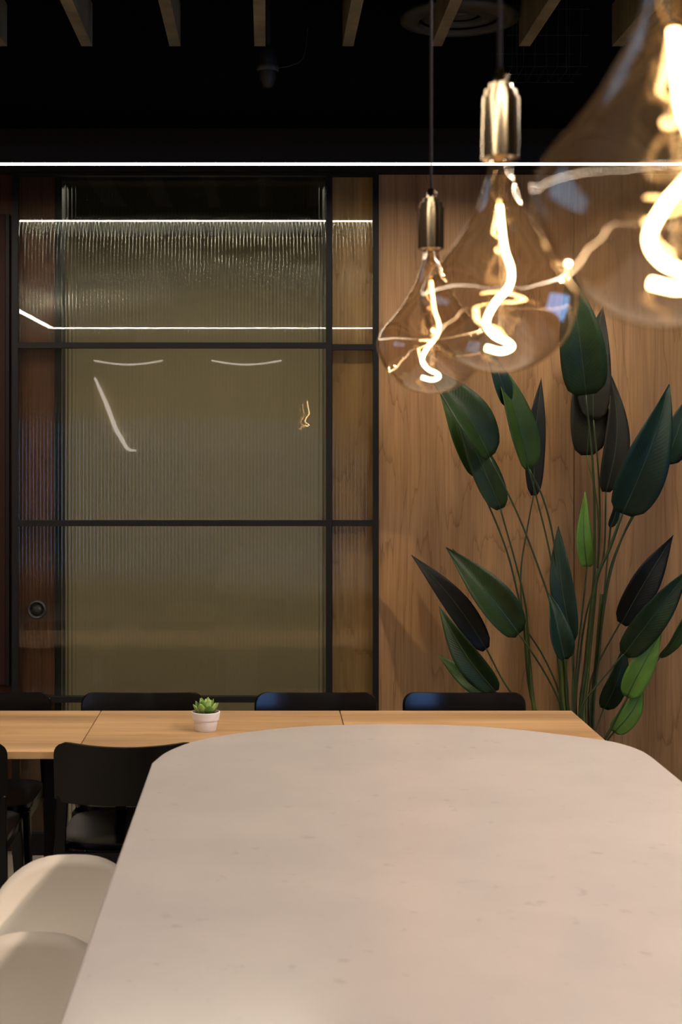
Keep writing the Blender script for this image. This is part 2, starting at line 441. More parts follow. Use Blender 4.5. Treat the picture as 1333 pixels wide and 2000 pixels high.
bxo('housing', M['dark_metal'], ol, -.92, .92, -.14, .14, -.03, 0)
bxo('diffuser', M['panel_led'], ol, -.9, .9, -.12, .12, -.036, -.03)

# ------------------------------------------------------------------ fluted glass
def fluted_pane(name, parent, x0, x1, y, z0, z1, pitch=0.0149, th=0.005, r=0.0125, seg=8):
    """flat in front, convex flutes behind; smooth inside each flute"""
    bm = BM()
    n = max(1, round((x1-x0)/pitch)); p = (x1-x0)/n
    h0 = math.sqrt(r*r - p*p/4)
    fl = []
    for i in range(n):
        c = x0 + (i+.5)*p
        lo = []; hi = []
        for k in range(seg+1):
            x = c - p/2 + p*k/seg
            d = math.sqrt(max(0, r*r-(x-c)**2)) - h0
            lo.append(bm.verts.new((x, y+th+d, z0))); hi.append(bm.verts.new((x, y+th+d, z1)))
        for k in range(seg):
            fl.append(bm.faces.new((lo[k+1], lo[k], hi[k], hi[k+1])))
    for f in fl: f.smooth = True; f.material_index = 1
    v = [bm.verts.new(q) for q in ((x0,y,z0),(x1,y,z0),(x1,y,z1),(x0,y,z1),(x0,y+th,z0),(x1,y+th,z0),(x1,y+th,z1),(x0,y+th,z1))]
    for f in ((0,1,2,3),(0,3,7,4),(1,5,6,2),(3,2,6,7),(0,4,5,1)): bm.faces.new([v[i] for i in f])
    me = bpy.data.meshes.new(name); bm.to_mesh(me); bm.free(); me.materials.append(M['sheet']); me.materials.append(M['ribs'])
    o = bpy.data.objects.new(name, me); C.objects.link(o); o.parent = parent
    return o

def glazed(name, label, cat, px0, px1, pxl, pxr, rails, rail_px=11, yoff=0.0):
    """steel framed leaf: outer px, glass px, centre lines of the rails in px"""
    Y = WY + yoff
    x0, x1 = at(px0, 0, Y).x, at(px1, 0, Y).x
    gl, gr = at(pxl, 0, Y).x, at(pxr, 0, Y).x
    root = tag(empty(name, ((x0+x1)/2, Y, 0)), label, cat, kind='structure')
    ox = (x0+x1)/2
    top = TOPZ - .002
    if pxl > px0: bxo('stile', M['black_frame'], root, x0-ox, gl-ox, -.012, .03, .004, top)
    if pxr < px1: bxo('stile', M['black_frame'], root, gr-ox, x1-ox, -.012, .03, .004, top)
    hr = rail_px*Y/F/2
    zs = []
    for py in rails:
        z = at(0, py, Y).z; zs.append(z)
        bxo('rail', M['black_frame'], root, gl-ox, gr-ox, -.010, .026, z-hr, z+hr)
    bxo('rail', M['black_frame'], root, gl-ox, gr-ox, -.010, .026, .004, .09)
    bxo('rail', M['black_frame'], root, gl-ox, gr-ox, -.010, .026, top-.012, top)
    lv = [.09] + sorted(zs) + [top-.012]
    for i in range(len(lv)-1):
        a = lv[i] + (hr if i else 0); b = lv[i+1] - (hr if i < len(lv)-2 else 0)
        fluted_pane('glass_pane', root, gl-ox, gr-ox, .004, a, b)
    return root, ox
door, dox = glazed('door_1', 'black steel framed sliding door with fluted glass panes and round pull', 'door', 24, 648, 36, 637, (674.5, 1022, 1366))
lite, lox = glazed('window_1', 'narrow fixed fluted glass side panel beside oak wall', 'window', 649, 740, 649.5, 729, (678, 1022, 1366), yoff=.004)
# round flush pull on the glass
hp = at(72, 1191, WY)
bm = BM()
prof = [(0.026, -.001), (0.030, -.012), (0.035, -.014), (0.039, -.010), (0.040, .002), (0.026, .002), (0.026, -.001)]
lathe(bm, prof, 40)
lathe(bm, [(0, -.003), (0.0262, -.003), (0.0262, .002), (0, .002)], 40)
for v in bm.verts: v.co = Vector((v.co.x + hp.x - dox, v.co.z + .002, v.co.y + hp.z))
tag(obj('door_pull', bm, M['dark_metal'], door, smooth=True), 'round black recessed pull')

# wall-hung dark panel at the far left
hb = tag(empty('wall_panel', (-1.55, WB-.001, .70)), 'dark burgundy wall-hung board left of sliding door', 'board')
bxo('board', M['burgundy'], hb, -.47, .468, -.035, 0, 0, 1.96, bevel=.004)
bxo('frame', M['black_frame'], hb, .468, .482, -.04, 0, 0, 1.96)

# ------------------------------------------------------------------ linear light: one rectangle hung under the ceiling
RX0, RX1, RY0, RY1, RZ = -1.93, 1.60, -0.95, 5.23, 2.735
ring = tag(empty('linear_pendant', ((RX0+RX1)/2, (RY0+RY1)/2, RZ)), 'slim black linear pendant with glowing white underside, above dining tables', 'light')
cx, cy = (RX0+RX1)/2, (RY0+RY1)/2
W = .031
def bar(x0, x1, y0, y1, drop=.0002):
    bxo('housing', M['black_frame'], ring, x0-cx, x1-cx, y0-cy, y1-cy, .004, .06)
    bm = BM()
    for q in ((x0, x1, y0, y0+.0035), (x0, x1, y1-.0035, y1), (x0, x0+.0035, y0+.0035, y1-.0035), (x1-.0035, x1, y0+.0035, y1-.0035)):
        box(bm, q[0]-cx, q[1]-cx, q[2]-cy, q[3]-cy, -.001, .004)
    obj('lip', bm, M['black_frame'], ring)
    bxo('diffuser', M['led'], ring, x0-cx+.004, x1-cx-.004, y0-cy+.004, y1-cy-.004, -drop, .004)
bar(RX0-W, RX1+W, RY1-W, RY1+W); bar(RX0-W, RX1+W, RY0-W, RY0+W, .007)
bar(RX0-W, RX0+W, RY0+W, RY1-W, .004); bar(RX1-W, RX1+W, RY0+W, RY1-W)
for x, y in ((RX0, RY0), (RX0, RY1), (RX1, RY0), (RX1, RY1)):
    obj('hanging_wire', tube(BM(), [(x-cx, y-cy, .06), (x-cx, y-cy, 3.9-RZ)], .0012, 6), M['dark_metal'], ring)

# added unseen spotlights on the right bar, aimed to strengthen the island's shadow
for i, (y, lab) in enumerate(((2.0, 'nearest'), (3.0, 'middle'), (4.0, 'farthest'))):
    ts = tag(empty('added_spotlight', (RX1, y, RZ-.10)), 'added small black spotlight for the island shadow, above right side of island, %s of three, outside the photo' % lab, 'spotlight', 'added spotlights over the island')
    obj('arm', tube(BM(), [(0, 0, .10), (0, 0, .03)], .006, 8), M['black_frame'], ts)
    d = Vector((-1.75, 0, -1.75)).normalized(); u = Vector((0, 1, 0)); v = d.cross(u)
    bm = lathe(BM(), [(0, -.05), (.028, -.05), (.032, -.03), (.032, .05), (.027, .05), (.027, .02), (0, .02)], 20)
    bm.transform(Matrix(((u.x, v.x, d.x, 0), (u.y, v.y, d.y, 0), (u.z, v.z, d.z, 0), (0, 0, 0, 1))))
    obj('can', bm, M['black_frame'], ts, smooth=True)
    ld = bpy.data.lights.new('added_spot_light', 'SPOT'); ld.energy = SPOT; ld.color = (1.0, 0.80, 0.62)
    ld.spot_size = math.radians(112); ld.spot_blend = 0.3; ld.shadow_soft_size = 0.02
    lo_ = bpy.data.objects.new('added_spot_light', ld); C.objects.link(lo_); lo_.parent = ts
    lo_.location = d*.055; lo_.rotation_euler = d.to_track_quat('-Z', 'Y').to_euler()

# ------------------------------------------------------------------ ceiling things
ORD = ['leftmost', 'second from left', 'third from left', 'fourth from left', 'fifth from left', 'sixth from left', 'seventh from left', 'rightmost']
BZ, BY = 1.5, 5.40
for i, px in enumerate((3, 170, 342, 508, 680, 853, 1025, 1207)):
    x = (px-PX)*BY/F
    bm = box(BM(), -.021, .021, -7.6, 0, 0, .16)
    b = obj('ceiling_baffle', bm, M['baffle']); b.location = (x, BY, CH+BZ)
    tag(b, 'pale timber ceiling baffle hanging in the dark, %s of eight' % ORD[i], 'baffle', 'timber ceiling baffles')
    for yy in (-.5, -3.8, -7.1):
        obj('hanger', box(BM(), -.008, .008, yy-.008, yy+.008, .16, 3.9-CH-BZ), M['dark_metal'], b)
# round air diffuser
dv = at(898, 46, 5.42)
vt = tag(empty('air_diffuser', dv), 'round dark grey air diffuser above the timber baffles', 'vent')
for k, (a, b, z) in enumerate(((.155, .225, 0), (.085, .145, .012), (.0, .07, .024))):
    pr = [(a, z+.02), (a+.004, z), (b, z+.012), (b, z+.03), (a, z+.02)] if a else [(0, z), (b, z+.008), (b, z+.02), (0, z+.02)]
    obj('ring', lathe(BM(), pr, 48), M['vent'], vt, smooth=True)
obj('duct', lathe(BM(), [(.20, .03), (.20, 3.9-dv.z)], 32), M['black_ceiling'], vt, smooth=True)
# small adjustable spot under the fourth baffle
sp = at(523, 90, 5.52)
st = tag(empty('ceiling_sensor', (sp.x, sp.y, sp.z)), 'small dark cylindrical fitting hanging behind the fourth baffle', 'fitting')
obj('stem', tube(BM(), [(0, 0, 0), (0, 0, 3.9-sp.z)], .012, 10), M['dark_metal'], st)
obj('body', lathe(BM(), [(0, -.165), (.020, -.16), (.032, -.13), (.036, -.06), (.030, -.01), (.012, 0)], 20), M['dark_metal'], st, smooth=True)
obj('collar', lathe(BM(), [(.037, -.10), (.043, -.098), (.043, -.078), (.037, -.076)], 20), M['vent'], st, smooth=True)
obj('wire', tube(BM(), catmull([(.043, 0, -.085), (.09, .02, -.07), (.14, .05, -.03), (.16, .1, .1)], 5), .0015, 6), M['vent'], st)
# wire basket tray
tr = at(1070, 120, 5.62)
wt = tag(empty('cable_tray', tr), 'thin black wire cable tray in the dark ceiling', 'tray')
for k in range(7):
    x = -.14 + k*.045
    obj('wire', tube(BM(), [(x, -.02, .22), (x, 0, -.02), (x+.01, .25, -.02), (x+.01, .27, .22)], .0014, 6), M['dark_metal'], wt)
for z, y in ((.2, -.02), (.1, -.01), (-.02, 0), (-.02, .12), (-.02, .25), (.1, .26)):
    obj('wire', tube(BM(), [(-.16, y, z), (.16, y, z)], .0014, 6), M['dark_metal'], wt)
for k in (-.1, .1):
    obj('hanger', tube(BM(), [(k, .12, -.02), (k, .12, 3.9-tr.z)], .003, 6), M['dark_metal'], wt)

# ------------------------------------------------------------------ island with quartz top
IZ = CH - 0.815
outl = [(105,2000),(302,1490),(308,1480),(320,1471),(340,1461),(372,1449.5),(430,1437),(520,1425),(610,1417.5),(700,1414.5),(790,1414),
        (880,1416),(980,1421.5),(1080,1432),(1180,1445),(1225,1455),(1255,1466),(1275,1478),(1333,1525.5)]
pts = []
for px, py in outl:
    d = 0.815*F/(py-PY); p = at(px, py, d); pts.append((p.x, p.y))
XLi, XRi = sum((pts[0][0], pts[1][0]))/2, pts[-1][0]
mid = [Vector((x, y, 0)) for x, y in pts[1:-1]]
mid[0].x = XLi; mid[-1].x = min(mid[-1].x, XRi)
far = catmull(mid, 4)
poly = [(XLi, 0.55)] + [(p.x, p.y) for p in far] + [(XRi, 3.4), (XRi, 0.55)]
cxi = (XLi+XRi)/2
isl = tag(empty('kitchen_island', (cxi, 2.3, 0)), 'large white quartz topped island with a bowed far end', 'island')
bm = BM()
th = .04
lo = [bm.verts.new((x-cxi, y-2.3, IZ-th)) for x, y in poly]; hi = [bm.verts.new((x-cxi, y-2.3, IZ)) for x, y in poly]
bm.faces.new(hi); bm.faces.new(lo[::-1])
for i in range(len(poly)):
    j = (i+1) % len(poly); bm.faces.new((lo[i], lo[j], hi[j], hi[i]))
obj('worktop', bm, M['quartz'], isl, bevel=.004)
bxo('body', M['white_plastic'], isl, -.20, .62, -1.6, 1.05, .08, IZ-th)
bxo('plinth', M['black_frame'], isl, -.16, .58, -1.55, 1.0, 0, .08)

# ------------------------------------------------------------------ dining tables
TZ, TF, TB = 0.74, 4.47, 5.15
tx = [-1.46, -.5975, .267, 1.109]
tl = ['oak topped dining table at left end of row, by burgundy board', 'middle oak topped dining table with the potted succulent on it', 'oak topped dining table at right end of row, by tall plant']
for i in range(3):
    a, b = tx[i]+.0015, tx[i+1]-.0015
    c0 = (a+b)/2; hwid = (b-a)/2; yc = (TF+TB)/2; hd = (TB-TF)/2
    t = tag(empty('dining_table', (c0, yc, 0)), tl[i], 'table', 'dining tables pushed together in a row')
    bxo('tabletop', M['oak_table'], t, -hwid, hwid, -hd, hd, TZ-.024, TZ, bevel=.0018)
    off = (.29, .33, .33)[i]; my = 4.855-yc
    for sx in (-1, 1):
        bxo('column', M['black_frame'], t, sx*off-.018, sx*off+.018, my-.011, my+.011, .012, TZ-.04)
        bxo('foot', M['black_frame'], t, sx*off-.024, sx*off+.024, my-.22, my+.22, 0, .012, bevel=.003)
        bxo('bearer', M['black_frame'], t, sx*off-.018, sx*off+.018, my-.24, my+.20, TZ-.04, TZ-.024)

# ------------------------------------------------------------------ black chairs
def curved_panel(w, z0, z1, curve, rise, th, lean, rc):
    """bent back panel: ends wrap forward (+y), rounded corners"""
    bm = BM(); nx, nz = 24, 10
    fr, bk = [], []
    def outline(s):                      # half-height inset near the ends (rounded corners)
        e = max(0.0, abs(s)*w/2 - (w/2-rc))
        return rc - math.sqrt(max(0, rc*rc-e*e))
    for i in range(nx+1):
        s = -math.cos(PI*i/nx)
        x = s*w/2
        ins = outline(s)
        a, b = z0+ins*.35, z1+rise*s*s-ins
        sl = 2*curve*s/(w/2)
        nrm = Vector((-sl, 1, 0)).normalized()
        cf, cb = [], []
        for k in range(nz+1):
            z = a+(b-a)*k/nz
            y = curve*s*s - lean*(z-z0)
            cf.append(bm.verts.new(Vector((x, y, z))+nrm*th/2)); cb.append(bm.verts.new(Vector((x, y, z))-nrm*th/2))
        fr.append(cf); bk.append(cb)
    for i in range(nx):
        for k in range(nz):
            bm.faces.new((fr[i][k], fr[i+1][k], fr[i+1][k+1], fr[i][k+1]))
            bm.faces.new((bk[i+1][k], bk[i][k], bk[i][k+1], bk[i+1][k+1]))
        bm.faces.new((fr[i+1][0], fr[i][0], bk[i][0], bk[i+1][0]))
        bm.faces.new((fr[i][nz], fr[i+1][nz], bk[i+1][nz], bk[i][nz]))
    for k in range(nz):
        bm.faces.new((fr[0][k], fr[0][k+1], bk[0][k+1], bk[0][k]))
        bm.faces.new((fr[nx][k+1], fr[nx][k], bk[nx][k], bk[nx][k+1]))
    return bm

def quadleg(p0, p1, w0, d0, w1, d1):
    bm = BM()
    a = [bm.verts.new((p0[0]+sx*w0, p0[1]+sy*d0, p0[2])) for sx, sy in ((-1,-1),(1,-1),(1,1),(-1,1))]
    b = [bm.verts.new((p1[0]+sx*w1, p1[1]+sy*d1, p1[2])) for sx, sy in ((-1,-1),(1,-1),(1,1),(-1,1))]
    bm.faces.new(a[::-1]); bm.faces.new(b)
    for i in range(4): bm.faces.new((a[i], a[(i+1)%4], b[(i+1)%4], b[i]))
    return bm

def make_chair():
    t = empty('dining_chair', (0, 0, 0))
    m = M['black_plastic']
    for p in (obj('backrest', curved_panel(.45, .588, .772, .055, .013, .016, .12, .045), m, t, smooth=True),):
        p.modifiers.new('edge', 'EDGE_SPLIT').split_angle = 0.9
    # seat: gently dished slab with rounded plan
    bm = BM(); n = 40; top = []; bot = []; inn = []
    for i in range(n):
        a = 2*PI*i/n; c, s = math.cos(a), math.sin(a)
        x = .215*math.copysign(abs(c)**.45, c); y = .235+.205*math.copysign(abs(s)**.45, s)
        top.append(bm.verts.new((x, y, .462))); bot.append(bm.verts.new((x*.97, .235+(y-.235)*.97, .438)))
        inn.append(bm.verts.new((x*.8, .235+(y-.235)*.8, .452)))
    ct = bm.verts.new((0, .235, .446))
    bm.faces.new(bot[::-1])
    for i in range(n):
        j = (i+1) % n
        bm.faces.new((bot[i], bot[j], top[j], top[i])); bm.faces.new((top[i], top[j], inn[j], inn[i])); bm.faces.new((inn[i], inn[j], ct))
    obj('seat', bm, m, t, smooth=True).modifiers.new('edge', 'EDGE_SPLIT').split_angle = 0.9
    for sx in (-1, 1):
        obj('leg', quadleg((sx*.226, -.010, 0), (sx*.203, .050, .61), .016, .016, .018, .012), m, t, bevel=.005)
        obj('leg', quadleg((sx*.215, .415, 0), (sx*.19, .40, .44), .013, .014, .020, .020), m, t, bevel=.005)
        obj('seat_rail', quadleg((sx*.198, .03, .42), (sx*.190, .40, .42), .011, .011, .011, .011) if False else box(BM(), sx*.194-.011, sx*.194+.011, .02, .40, .405, .44), m, t)
    bxo('seat_rail', m, t, -.19, .19, .012, .030, .405, .438)
    bxo('seat_rail', m, t, -.17, .17, .392, .410, .400, .438)
    return t

def copy_tree(o, parent=None):
    c = o.copy(); C.objects.link(c); c.parent = parent
    for ch in list(o.children): copy_tree(ch, c)
    return c

chair0 = make_chair()
spots = [
 (at(905, 0, 5.31).x, 5.31, PI, 'black plastic dining chair facing camera, in front of the oak wall'),
 (at(617, 0, 5.31).x, 5.31, PI, 'black plastic dining chair facing camera, in front of the narrow side panel'),
 (at(280, 0, 5.31).x, 5.31, PI, 'black plastic dining chair facing camera, left of and behind the potted succulent'),
 (at(-16, 0, 5.31).x, 5.31, PI, 'black plastic dining chair facing camera, leftmost behind the tables below the round pull'),
 (at(246, 0, 4.40).x, 4.40, 0, 'black plastic dining chair seen from behind, next to the island corner'),
 (at(-133, 0, 4.40).x, 4.40, 0, 'black plastic dining chair seen from behind, cut by left photo edge'),
]
srcs = [chair0] + [copy_tree(chair0) for _ in spots[1:]]
for c, (x, y, rz, lab) in zip(srcs, spots):
    c.location = (x, y, 0); c.rotation_euler = (0, 0, rz)
    tag(c, lab, 'chair', 'black dining chairs around the oak tables')

# ------------------------------------------------------------------ white moulded stools along the island
def make_stool():
    t = empty('counter_stool', (0, 0, 0))
    bm = BM(); n, rings = 48, 9
    hx, hy = .172, .215
    def hgt(u, v, r):                    # shell height above floor: lifts to the far side as a low back
        b = max(0.0, v)
        return .598 + .040*v + .055*b*b*1.0 + .022*r**4 + .006*u*u
    layers = []
    for side in (0, 1):
        L = []
        for k in range(rings+1):
            r = k/rings
            row = []
            for i in range(n):
                a = 2*PI*i/n; c, s = math.cos(a), math.sin(a)
                u = math.copysign(abs(c)**.78, c)*r; v = math.copysign(abs(s)**.78, s)*r
                row.append(bm.verts.new((u*hx, v*hy, hgt(u, v, r) - side*.012)))
            L.append(row)
        layers.append(L)
    for side, L in enumerate(layers):
        for k in range(1, rings):
            for i in range(n):
                j = (i+1) % n
                bm.faces.new((L[k][i], L[k][j], L[k+1][j], L[k+1][i]))
        bm.faces.new(L[1])
    for i in range(n):
        j = (i+1) % n
        bm.faces.new((layers[0][rings][i], layers[0][rings][j], layers[1][rings][j], layers[1][rings][i]))
    for v in [v for v in bm.verts if not v.link_faces]: bm.verts.remove(v)
    obj('seat_shell', bm, M['white_plastic'], t, smooth=True)
    for sx in (-1, 1):
        for sy in (-1, 1):
            obj('leg', tube(BM(), [(sx*.17, sy*.19, 0), (sx*.09, sy*.10, .575)], lambda q: .010+.004*q, 10), M['white_plastic'], t, smooth=True)
    ring_pts = [(.146*sx, .163*sy, .20) for sx, sy in ((-1,-1),(1,-1),(1,1),(-1,1))]
    for a, b in zip(ring_pts, ring_pts[1:]+ring_pts[:1]):
        obj('footrest', tube(BM(), [a, b], .007, 8), M['white_plastic'], t, smooth=True)
    return t
s0 = make_stool(); s1 = copy_tree(s0)
for s, y, lab in ((s0, 3.231, 'white moulded counter stool beside island, farther from camera'), (s1, 2.687, 'white moulded counter stool beside island, nearest to camera')):
    s.location = (-.468, y, 0); tag(s, lab, 'stool', 'white stools along the island')

# ------------------------------------------------------------------ pendant lamps with organic glass bulbs
SC = 2.36/F                                # metres per pixel at the far lamp
prof_px = [(15,284),(16,272),(18,258),(22,246),(30,220),(41,200),(54,178),(74,152),(92,130),(101,114),(104.5,100),(103,86),(99,70),(90,50),(76,32),(58,17),(38,7),(18,1.5),(0,0)]
fil_px = [(0,222,0),(3,196,3),(8,164,6),(15,138,0),(11,114,-10),(-7,92,-7),(-17,68,4),(-6,51,12),(12,41,5),(14,33,-7),(0,28,-11),(-18,33,-2)]
def make_lamp(x, y, zb, rot, label):
    t = tag(empty('pendant_lamp', (x, y, zb), 0), label, 'lamp', 'smoked glass pendant lamps over the island')
    # dense profile
    pr = catmull([(r, z, 0) for r, z in prof_px], 4)
    ph = rot
    def mod(a, z):
        h = z/SC
        k = math.exp(-((h-95)/75)**2)
        return 1 + k*(.030*math.cos(3*(a+ph)) + .022*math.cos(2*(a-ph*1.7)+h*.012) + .012*math.cos(5*a+h*.03))
    obj('glass_bulb', lathe(BM(), [(max(p.x,0)*SC, p.y*SC) for p in pr], 72, mod=mod), M['bulb'], t, smooth=True)
    path = catmull([(a*SC, c*SC, b*SC) for a, b, c in fil_px], 8)
    obj('filament', tube(BM(), path, .0033, 10), M['filament'], t, smooth=True)
    obj('glass_stem', lathe(BM(), [(.010, 270*SC), (.008, 240*SC), (.005, 225*SC), (.0042, 180*SC), (.0042, 60*SC), (0, 57*SC)], 16, c=(.004, .004, 0)), M['clear'], t, smooth=True)
    for sx in (-1, 1):
        obj('lead_wire', tube(BM(), catmull([(sx*.004, 0, 268*SC), (sx*.009, .003, 245*SC), (sx*.002, 0, 222*SC)], 4), .0007, 6), M['brass'], t)
    z0 = 284*SC
    so = [(0, -.004), (.013, -.004), (.0215, 0), (.0215, .068), (.0185, .0685), (.0185, .076), (.0135, .0765), (.0135, .083), (.0075, .0835), (.0075, .094), (.005, .100), (0, .100)]
    so = [(r, z+z0) for r, z in so]
    sk = obj('socket', lathe(BM(), so, 40), M['brass'], t, smooth=True)
    sk.modifiers.new('edge', 'EDGE_SPLIT').split_angle = 0.6
    obj('thumb_screw', lathe(BM(), [(0, 0), (.0035, 0), (.0035, .006), (0, .006)], 12, c=(.006, -.006, z0+.088)), M['brass'], sk, smooth=True)
    obj('cord', tube(BM(), [(0, 0, z0+.098), (0, 0, 3.9-zb)], .0024, 8), M['cord'], t, smooth=True)
    obj('canopy', lathe(BM(), [(0, 3.87-zb), (.05, 3.87-zb), (.05, 3.9-zb)], 24), M['dark_metal'], t, smooth=True)
    return t
make_lamp(.274, 2.36, CH+.078, 0.4, 'smoked glass pendant lamp with glowing filament, farthest and smallest of the three')
make_lamp(.263, 1.60, CH+.077, 1.5, 'smoked glass pendant lamp with glowing filament, middle of the three')
make_lamp(.258, 0.90, CH+.072, 2.6, 'smoked glass pendant lamp with glowing filament, nearest and largest, cut by photo edge')

# ------------------------------------------------------------------ succulent
sp0 = at(402, 1425.5, 4.795)
su = tag(empty('potted_succulent', (sp0.x, 4.80, TZ)), 'small green succulent in white pot on middle oak table', 'succulent')
obj('pot', lathe(BM(), [(0, .0), (.034, 0), (.036, .002), (.0400, .036), (.0448, .037), (.0485, .060), (.0485, .063), (.045, .064), (.043, .056), (0, .055)], 40), M['white_ceramic'], su, smooth=True).modifiers.new('edge', 'EDGE_SPLIT').split_angle = 0.7
obj('soil', lathe(BM(), [(0, .0575), (.043, .0565)], 24), M['soil'], su)
def succ_leaf(az, el, L, wd, r0, z0, mat):
    bm = BM(); nl, na = 8, 8
    prev = None; rings = []
    for i in range(nl+1):
        u = i/nl
        ww = wd*(math.sin(PI*(0.12+0.88*u)**1.2)**.75 if u < 1 else 0)
        cxp = L*u; zb_ = .35*L*u*u
        if u in (0,): ww = wd*.45
        if i == nl: rings.append([bm.verts.new((cxp, 0, zb_))]); continue
        rings.append([bm.verts.new((cxp, ww*math.cos(2*PI*k/na), zb_+ww*.38*math.sin(2*PI*k/na)+.18*ww*abs(math.cos(2*PI*k/na)))) for k in range(na)])
    for a, b in zip(rings, rings[1:]):
        for k in range(na):
            if len(b) == 1: bm.faces.new((a[k], a[(k+1)%na], b[0]))
            else: bm.faces.new((a[k], a[(k+1)%na], b[(k+1)%na], b[k]))
    bm.faces.new(rings[0][::-1])
    R = Matrix.Rotation(az, 4, 'Z') @ Matrix.Rotation(-el, 4, 'Y')
    bm.transform(Matrix.Translation((r0*math.cos(az), r0*math.sin(az), z0)) @ R)
    obj('leaf', bm, mat, su, smooth=True)
for i in range(8):
    succ_leaf(i*2*PI/8+.35, .50+.16*(i % 2), .047, .0150, .012, .055, M['succulent'] if i % 3 else M['succulent_deep'])
for i in range(6):
    succ_leaf(i*2*PI/6+.1, .85+.15*(i % 2), .052, .0135, .006, .056, M['succulent'] if i % 2 else M['succulent_deep'])
for i in range(3):
    succ_leaf(i*2*PI/3+.8, 1.25, .046, .0095, .002, .058, M['succulent'])

# ------------------------------------------------------------------ tall plant (long paddle leaves)
PXC, PYC = 1.31, 5.60
plant = tag(empty('paddle_leaf_plant', (PXC, PYC, 0)), 'tall dark green paddle leaved plant against the oak wall, right of tables', 'plant')
O = Vector((PXC, PYC, 0))
obj('planter', lathe(BM(), [(0, 0), (.105, 0), (.11, .01), (.135, .42), (.135, .43), (.122, .43), (.118, .38), (0, .38)], 40), M['planter'], plant, smooth=True).modifiers.new('edge', 'EDGE_SPLIT').split_angle = 0.7
obj('soil', lathe(BM(), [(0, .40), (.119, .395)], 24), M['soil'], plant)

def leaf(base, tip, wpx, mat, d0=5.6, d1=None, roll=0.0, fold=0.25, bend=0.03, sway=0.0, peak=0.62):
    d1 = d1 or d0
    b = at(*base, d0)-O; t = at(*tip, d1)-O
    a = t-b; L = a.length
    view = Vector((0, -1, 0)); n = (view - a*(view.dot(a)/a.length_squared)).normalized()
    n = Matrix.Rotation(roll, 3, a.normalized()) @ n
    s = a.normalized().cross(n).normalized()
    hwid = wpx*d0/F/2/max(.35, abs(math.cos(roll)))
    bm = BM(); uvl = bm.loops.layers.uv.new('UVMap')
    nu, nv = 18, 8
    grid = []
    for i in range(nu+1):
        u = i/nu
        sh = max(0.0, math.sin(PI*min(1, (u*.995+.005)**peak)))**(.52+.43*u)
        W_ = hwid*max(sh, .004)
        row = []
        for k in range(nv+1):
            v = -1+2*k/nv
            wav = .004*math.sin(9*u+2.3*v+base[0])*abs(v)
            p = b + a*u + s*(v*W_ + sway*L*math.sin(PI*u)) + n*(fold*abs(v)**1.3*W_ + bend*math.sin(PI*u*.9) - bend*1.2*u*u + wav)
            row.append((bm.verts.new(p), u, v))
        grid.append(row)
    for i in range(nu):
        for k in range(nv):
            q = (grid[i][k], grid[i+1][k], grid[i+1][k+1], grid[i][k+1])
            f = bm.faces.new([e[0] for e in q])
            for lp, e in zip(f.loops, q): lp[uvl].uv = (e[1], e[2])
    rib = [grid[i][nv//2][0].co.copy() + n*.0012 for i in range(nu)]
    o = obj('leaf', bm, mat, plant, smooth=True)
    sd = o.modifiers.new('thickness', 'SOLIDIFY'); sd.thickness = .0016; sd.offset = 0
    obj('midrib', tube(BM(), rib, lambda q: .0022*(1-.8*q), 6), M['midrib'], o, smooth=True)

def stem(path, d0=5.6, d1=5.6, r0=.0045, r1=.0035, mat='stem', root=True):
    """path from the leaf down to the planter, in photo pixels with a distance at each end"""
    n = len(path); P = []
    for i, (x, y) in enumerate(path):
        q = i/(n-1); P.append(at(x, y, d0+(d1-d0)*q)-O)
    if root:
        e = P[-1]
        P.append(Vector((max(-.085, min(.085, e.x*.35)), max(-.08, min(.08, e.y*.5)), .39)))
    obj('stem', tube(BM(), catmull(P, 6), lambda q: r1+(r0-r1)*q, 8), M[mat], plant, smooth=True)

D, T, NV, MD, BR, OB = (M[k] for k in ('leaf_dark', 'leaf_teal', 'leaf_navy', 'leaf_mid', 'leaf_bright', 'leaf_brown'))
# upper left fan
leaf((927,928),(860,752), 34, MD, 5.66, 5.66, roll=.2, sway=-.02)
leaf((978,994),(894,800), 54, D, 5.58, 5.60, roll=.15, sway=-.01)
leaf((957,893),(830,704), 72, D, 5.50, 5.48, roll=.5, sway=-.01, bend=.05, fold=.45)
leaf((1034,917),(968,690), 56, MD, 5.55, 5.52, roll=.4, sway=.0, fold=.4)
leaf((990,791),(948,668), 34, T, 5.52, 5.50, roll=.3)
leaf((1043,968),(1062,737), 40, NV, 5.72, 5.74, roll=.1, sway=-.04, peak=.7)
# upper right
leaf((1147,889),(1128,690), 78, OB, 5.73, 5.76, roll=.1, sway=.04)
leaf((1160,820),(1180,596), 66, OB, 5.70, 5.74, roll=-.1, sway=-.04)
leaf((1184,961),(1198,731), 52, NV if False else OB, 5.66, 5.68, roll=.1, sway=.05)
leaf((1145,771),(1116,515), 92, D, 5.52, 5.46, roll=.05, sway=-.02, bend=.05, peak=.52)
leaf((1216,1003),(1316,752), 92, T, 5.46, 5.42, roll=.10, sway=-.01, bend=.05, fold=.35, peak=.56)
leaf((1303,905),(1352,765), 44, T, 5.58, 5.56, roll=-.3)
leaf((1307,903),(1385,775), 40, NV, 5.66, 5.64, roll=.2)
leaf((1193,1029),(1206,960), 18, T, 5.60, 5.60, roll=.2)
# lower left
leaf((950,1268),(805,1083), 50, NV, 5.66, 5.70, roll=.1, sway=.03)
leaf((1016,1236),(888,1071), 50, D, 5.66, 5.68, roll=.2, sway=-.05)
leaf((1014,1238),(875,1068), 70, D, 5.55, 5.55, roll=.2, sway=.00, fold=.45)
leaf((962,1362),(857,1278), 36, MD, 5.62, 5.64, roll=.1, sway=-.03)
leaf((968,1350),(857,1186), 52, D, 5.52, 5.52, roll=-.2, sway=-.03, fold=.5)
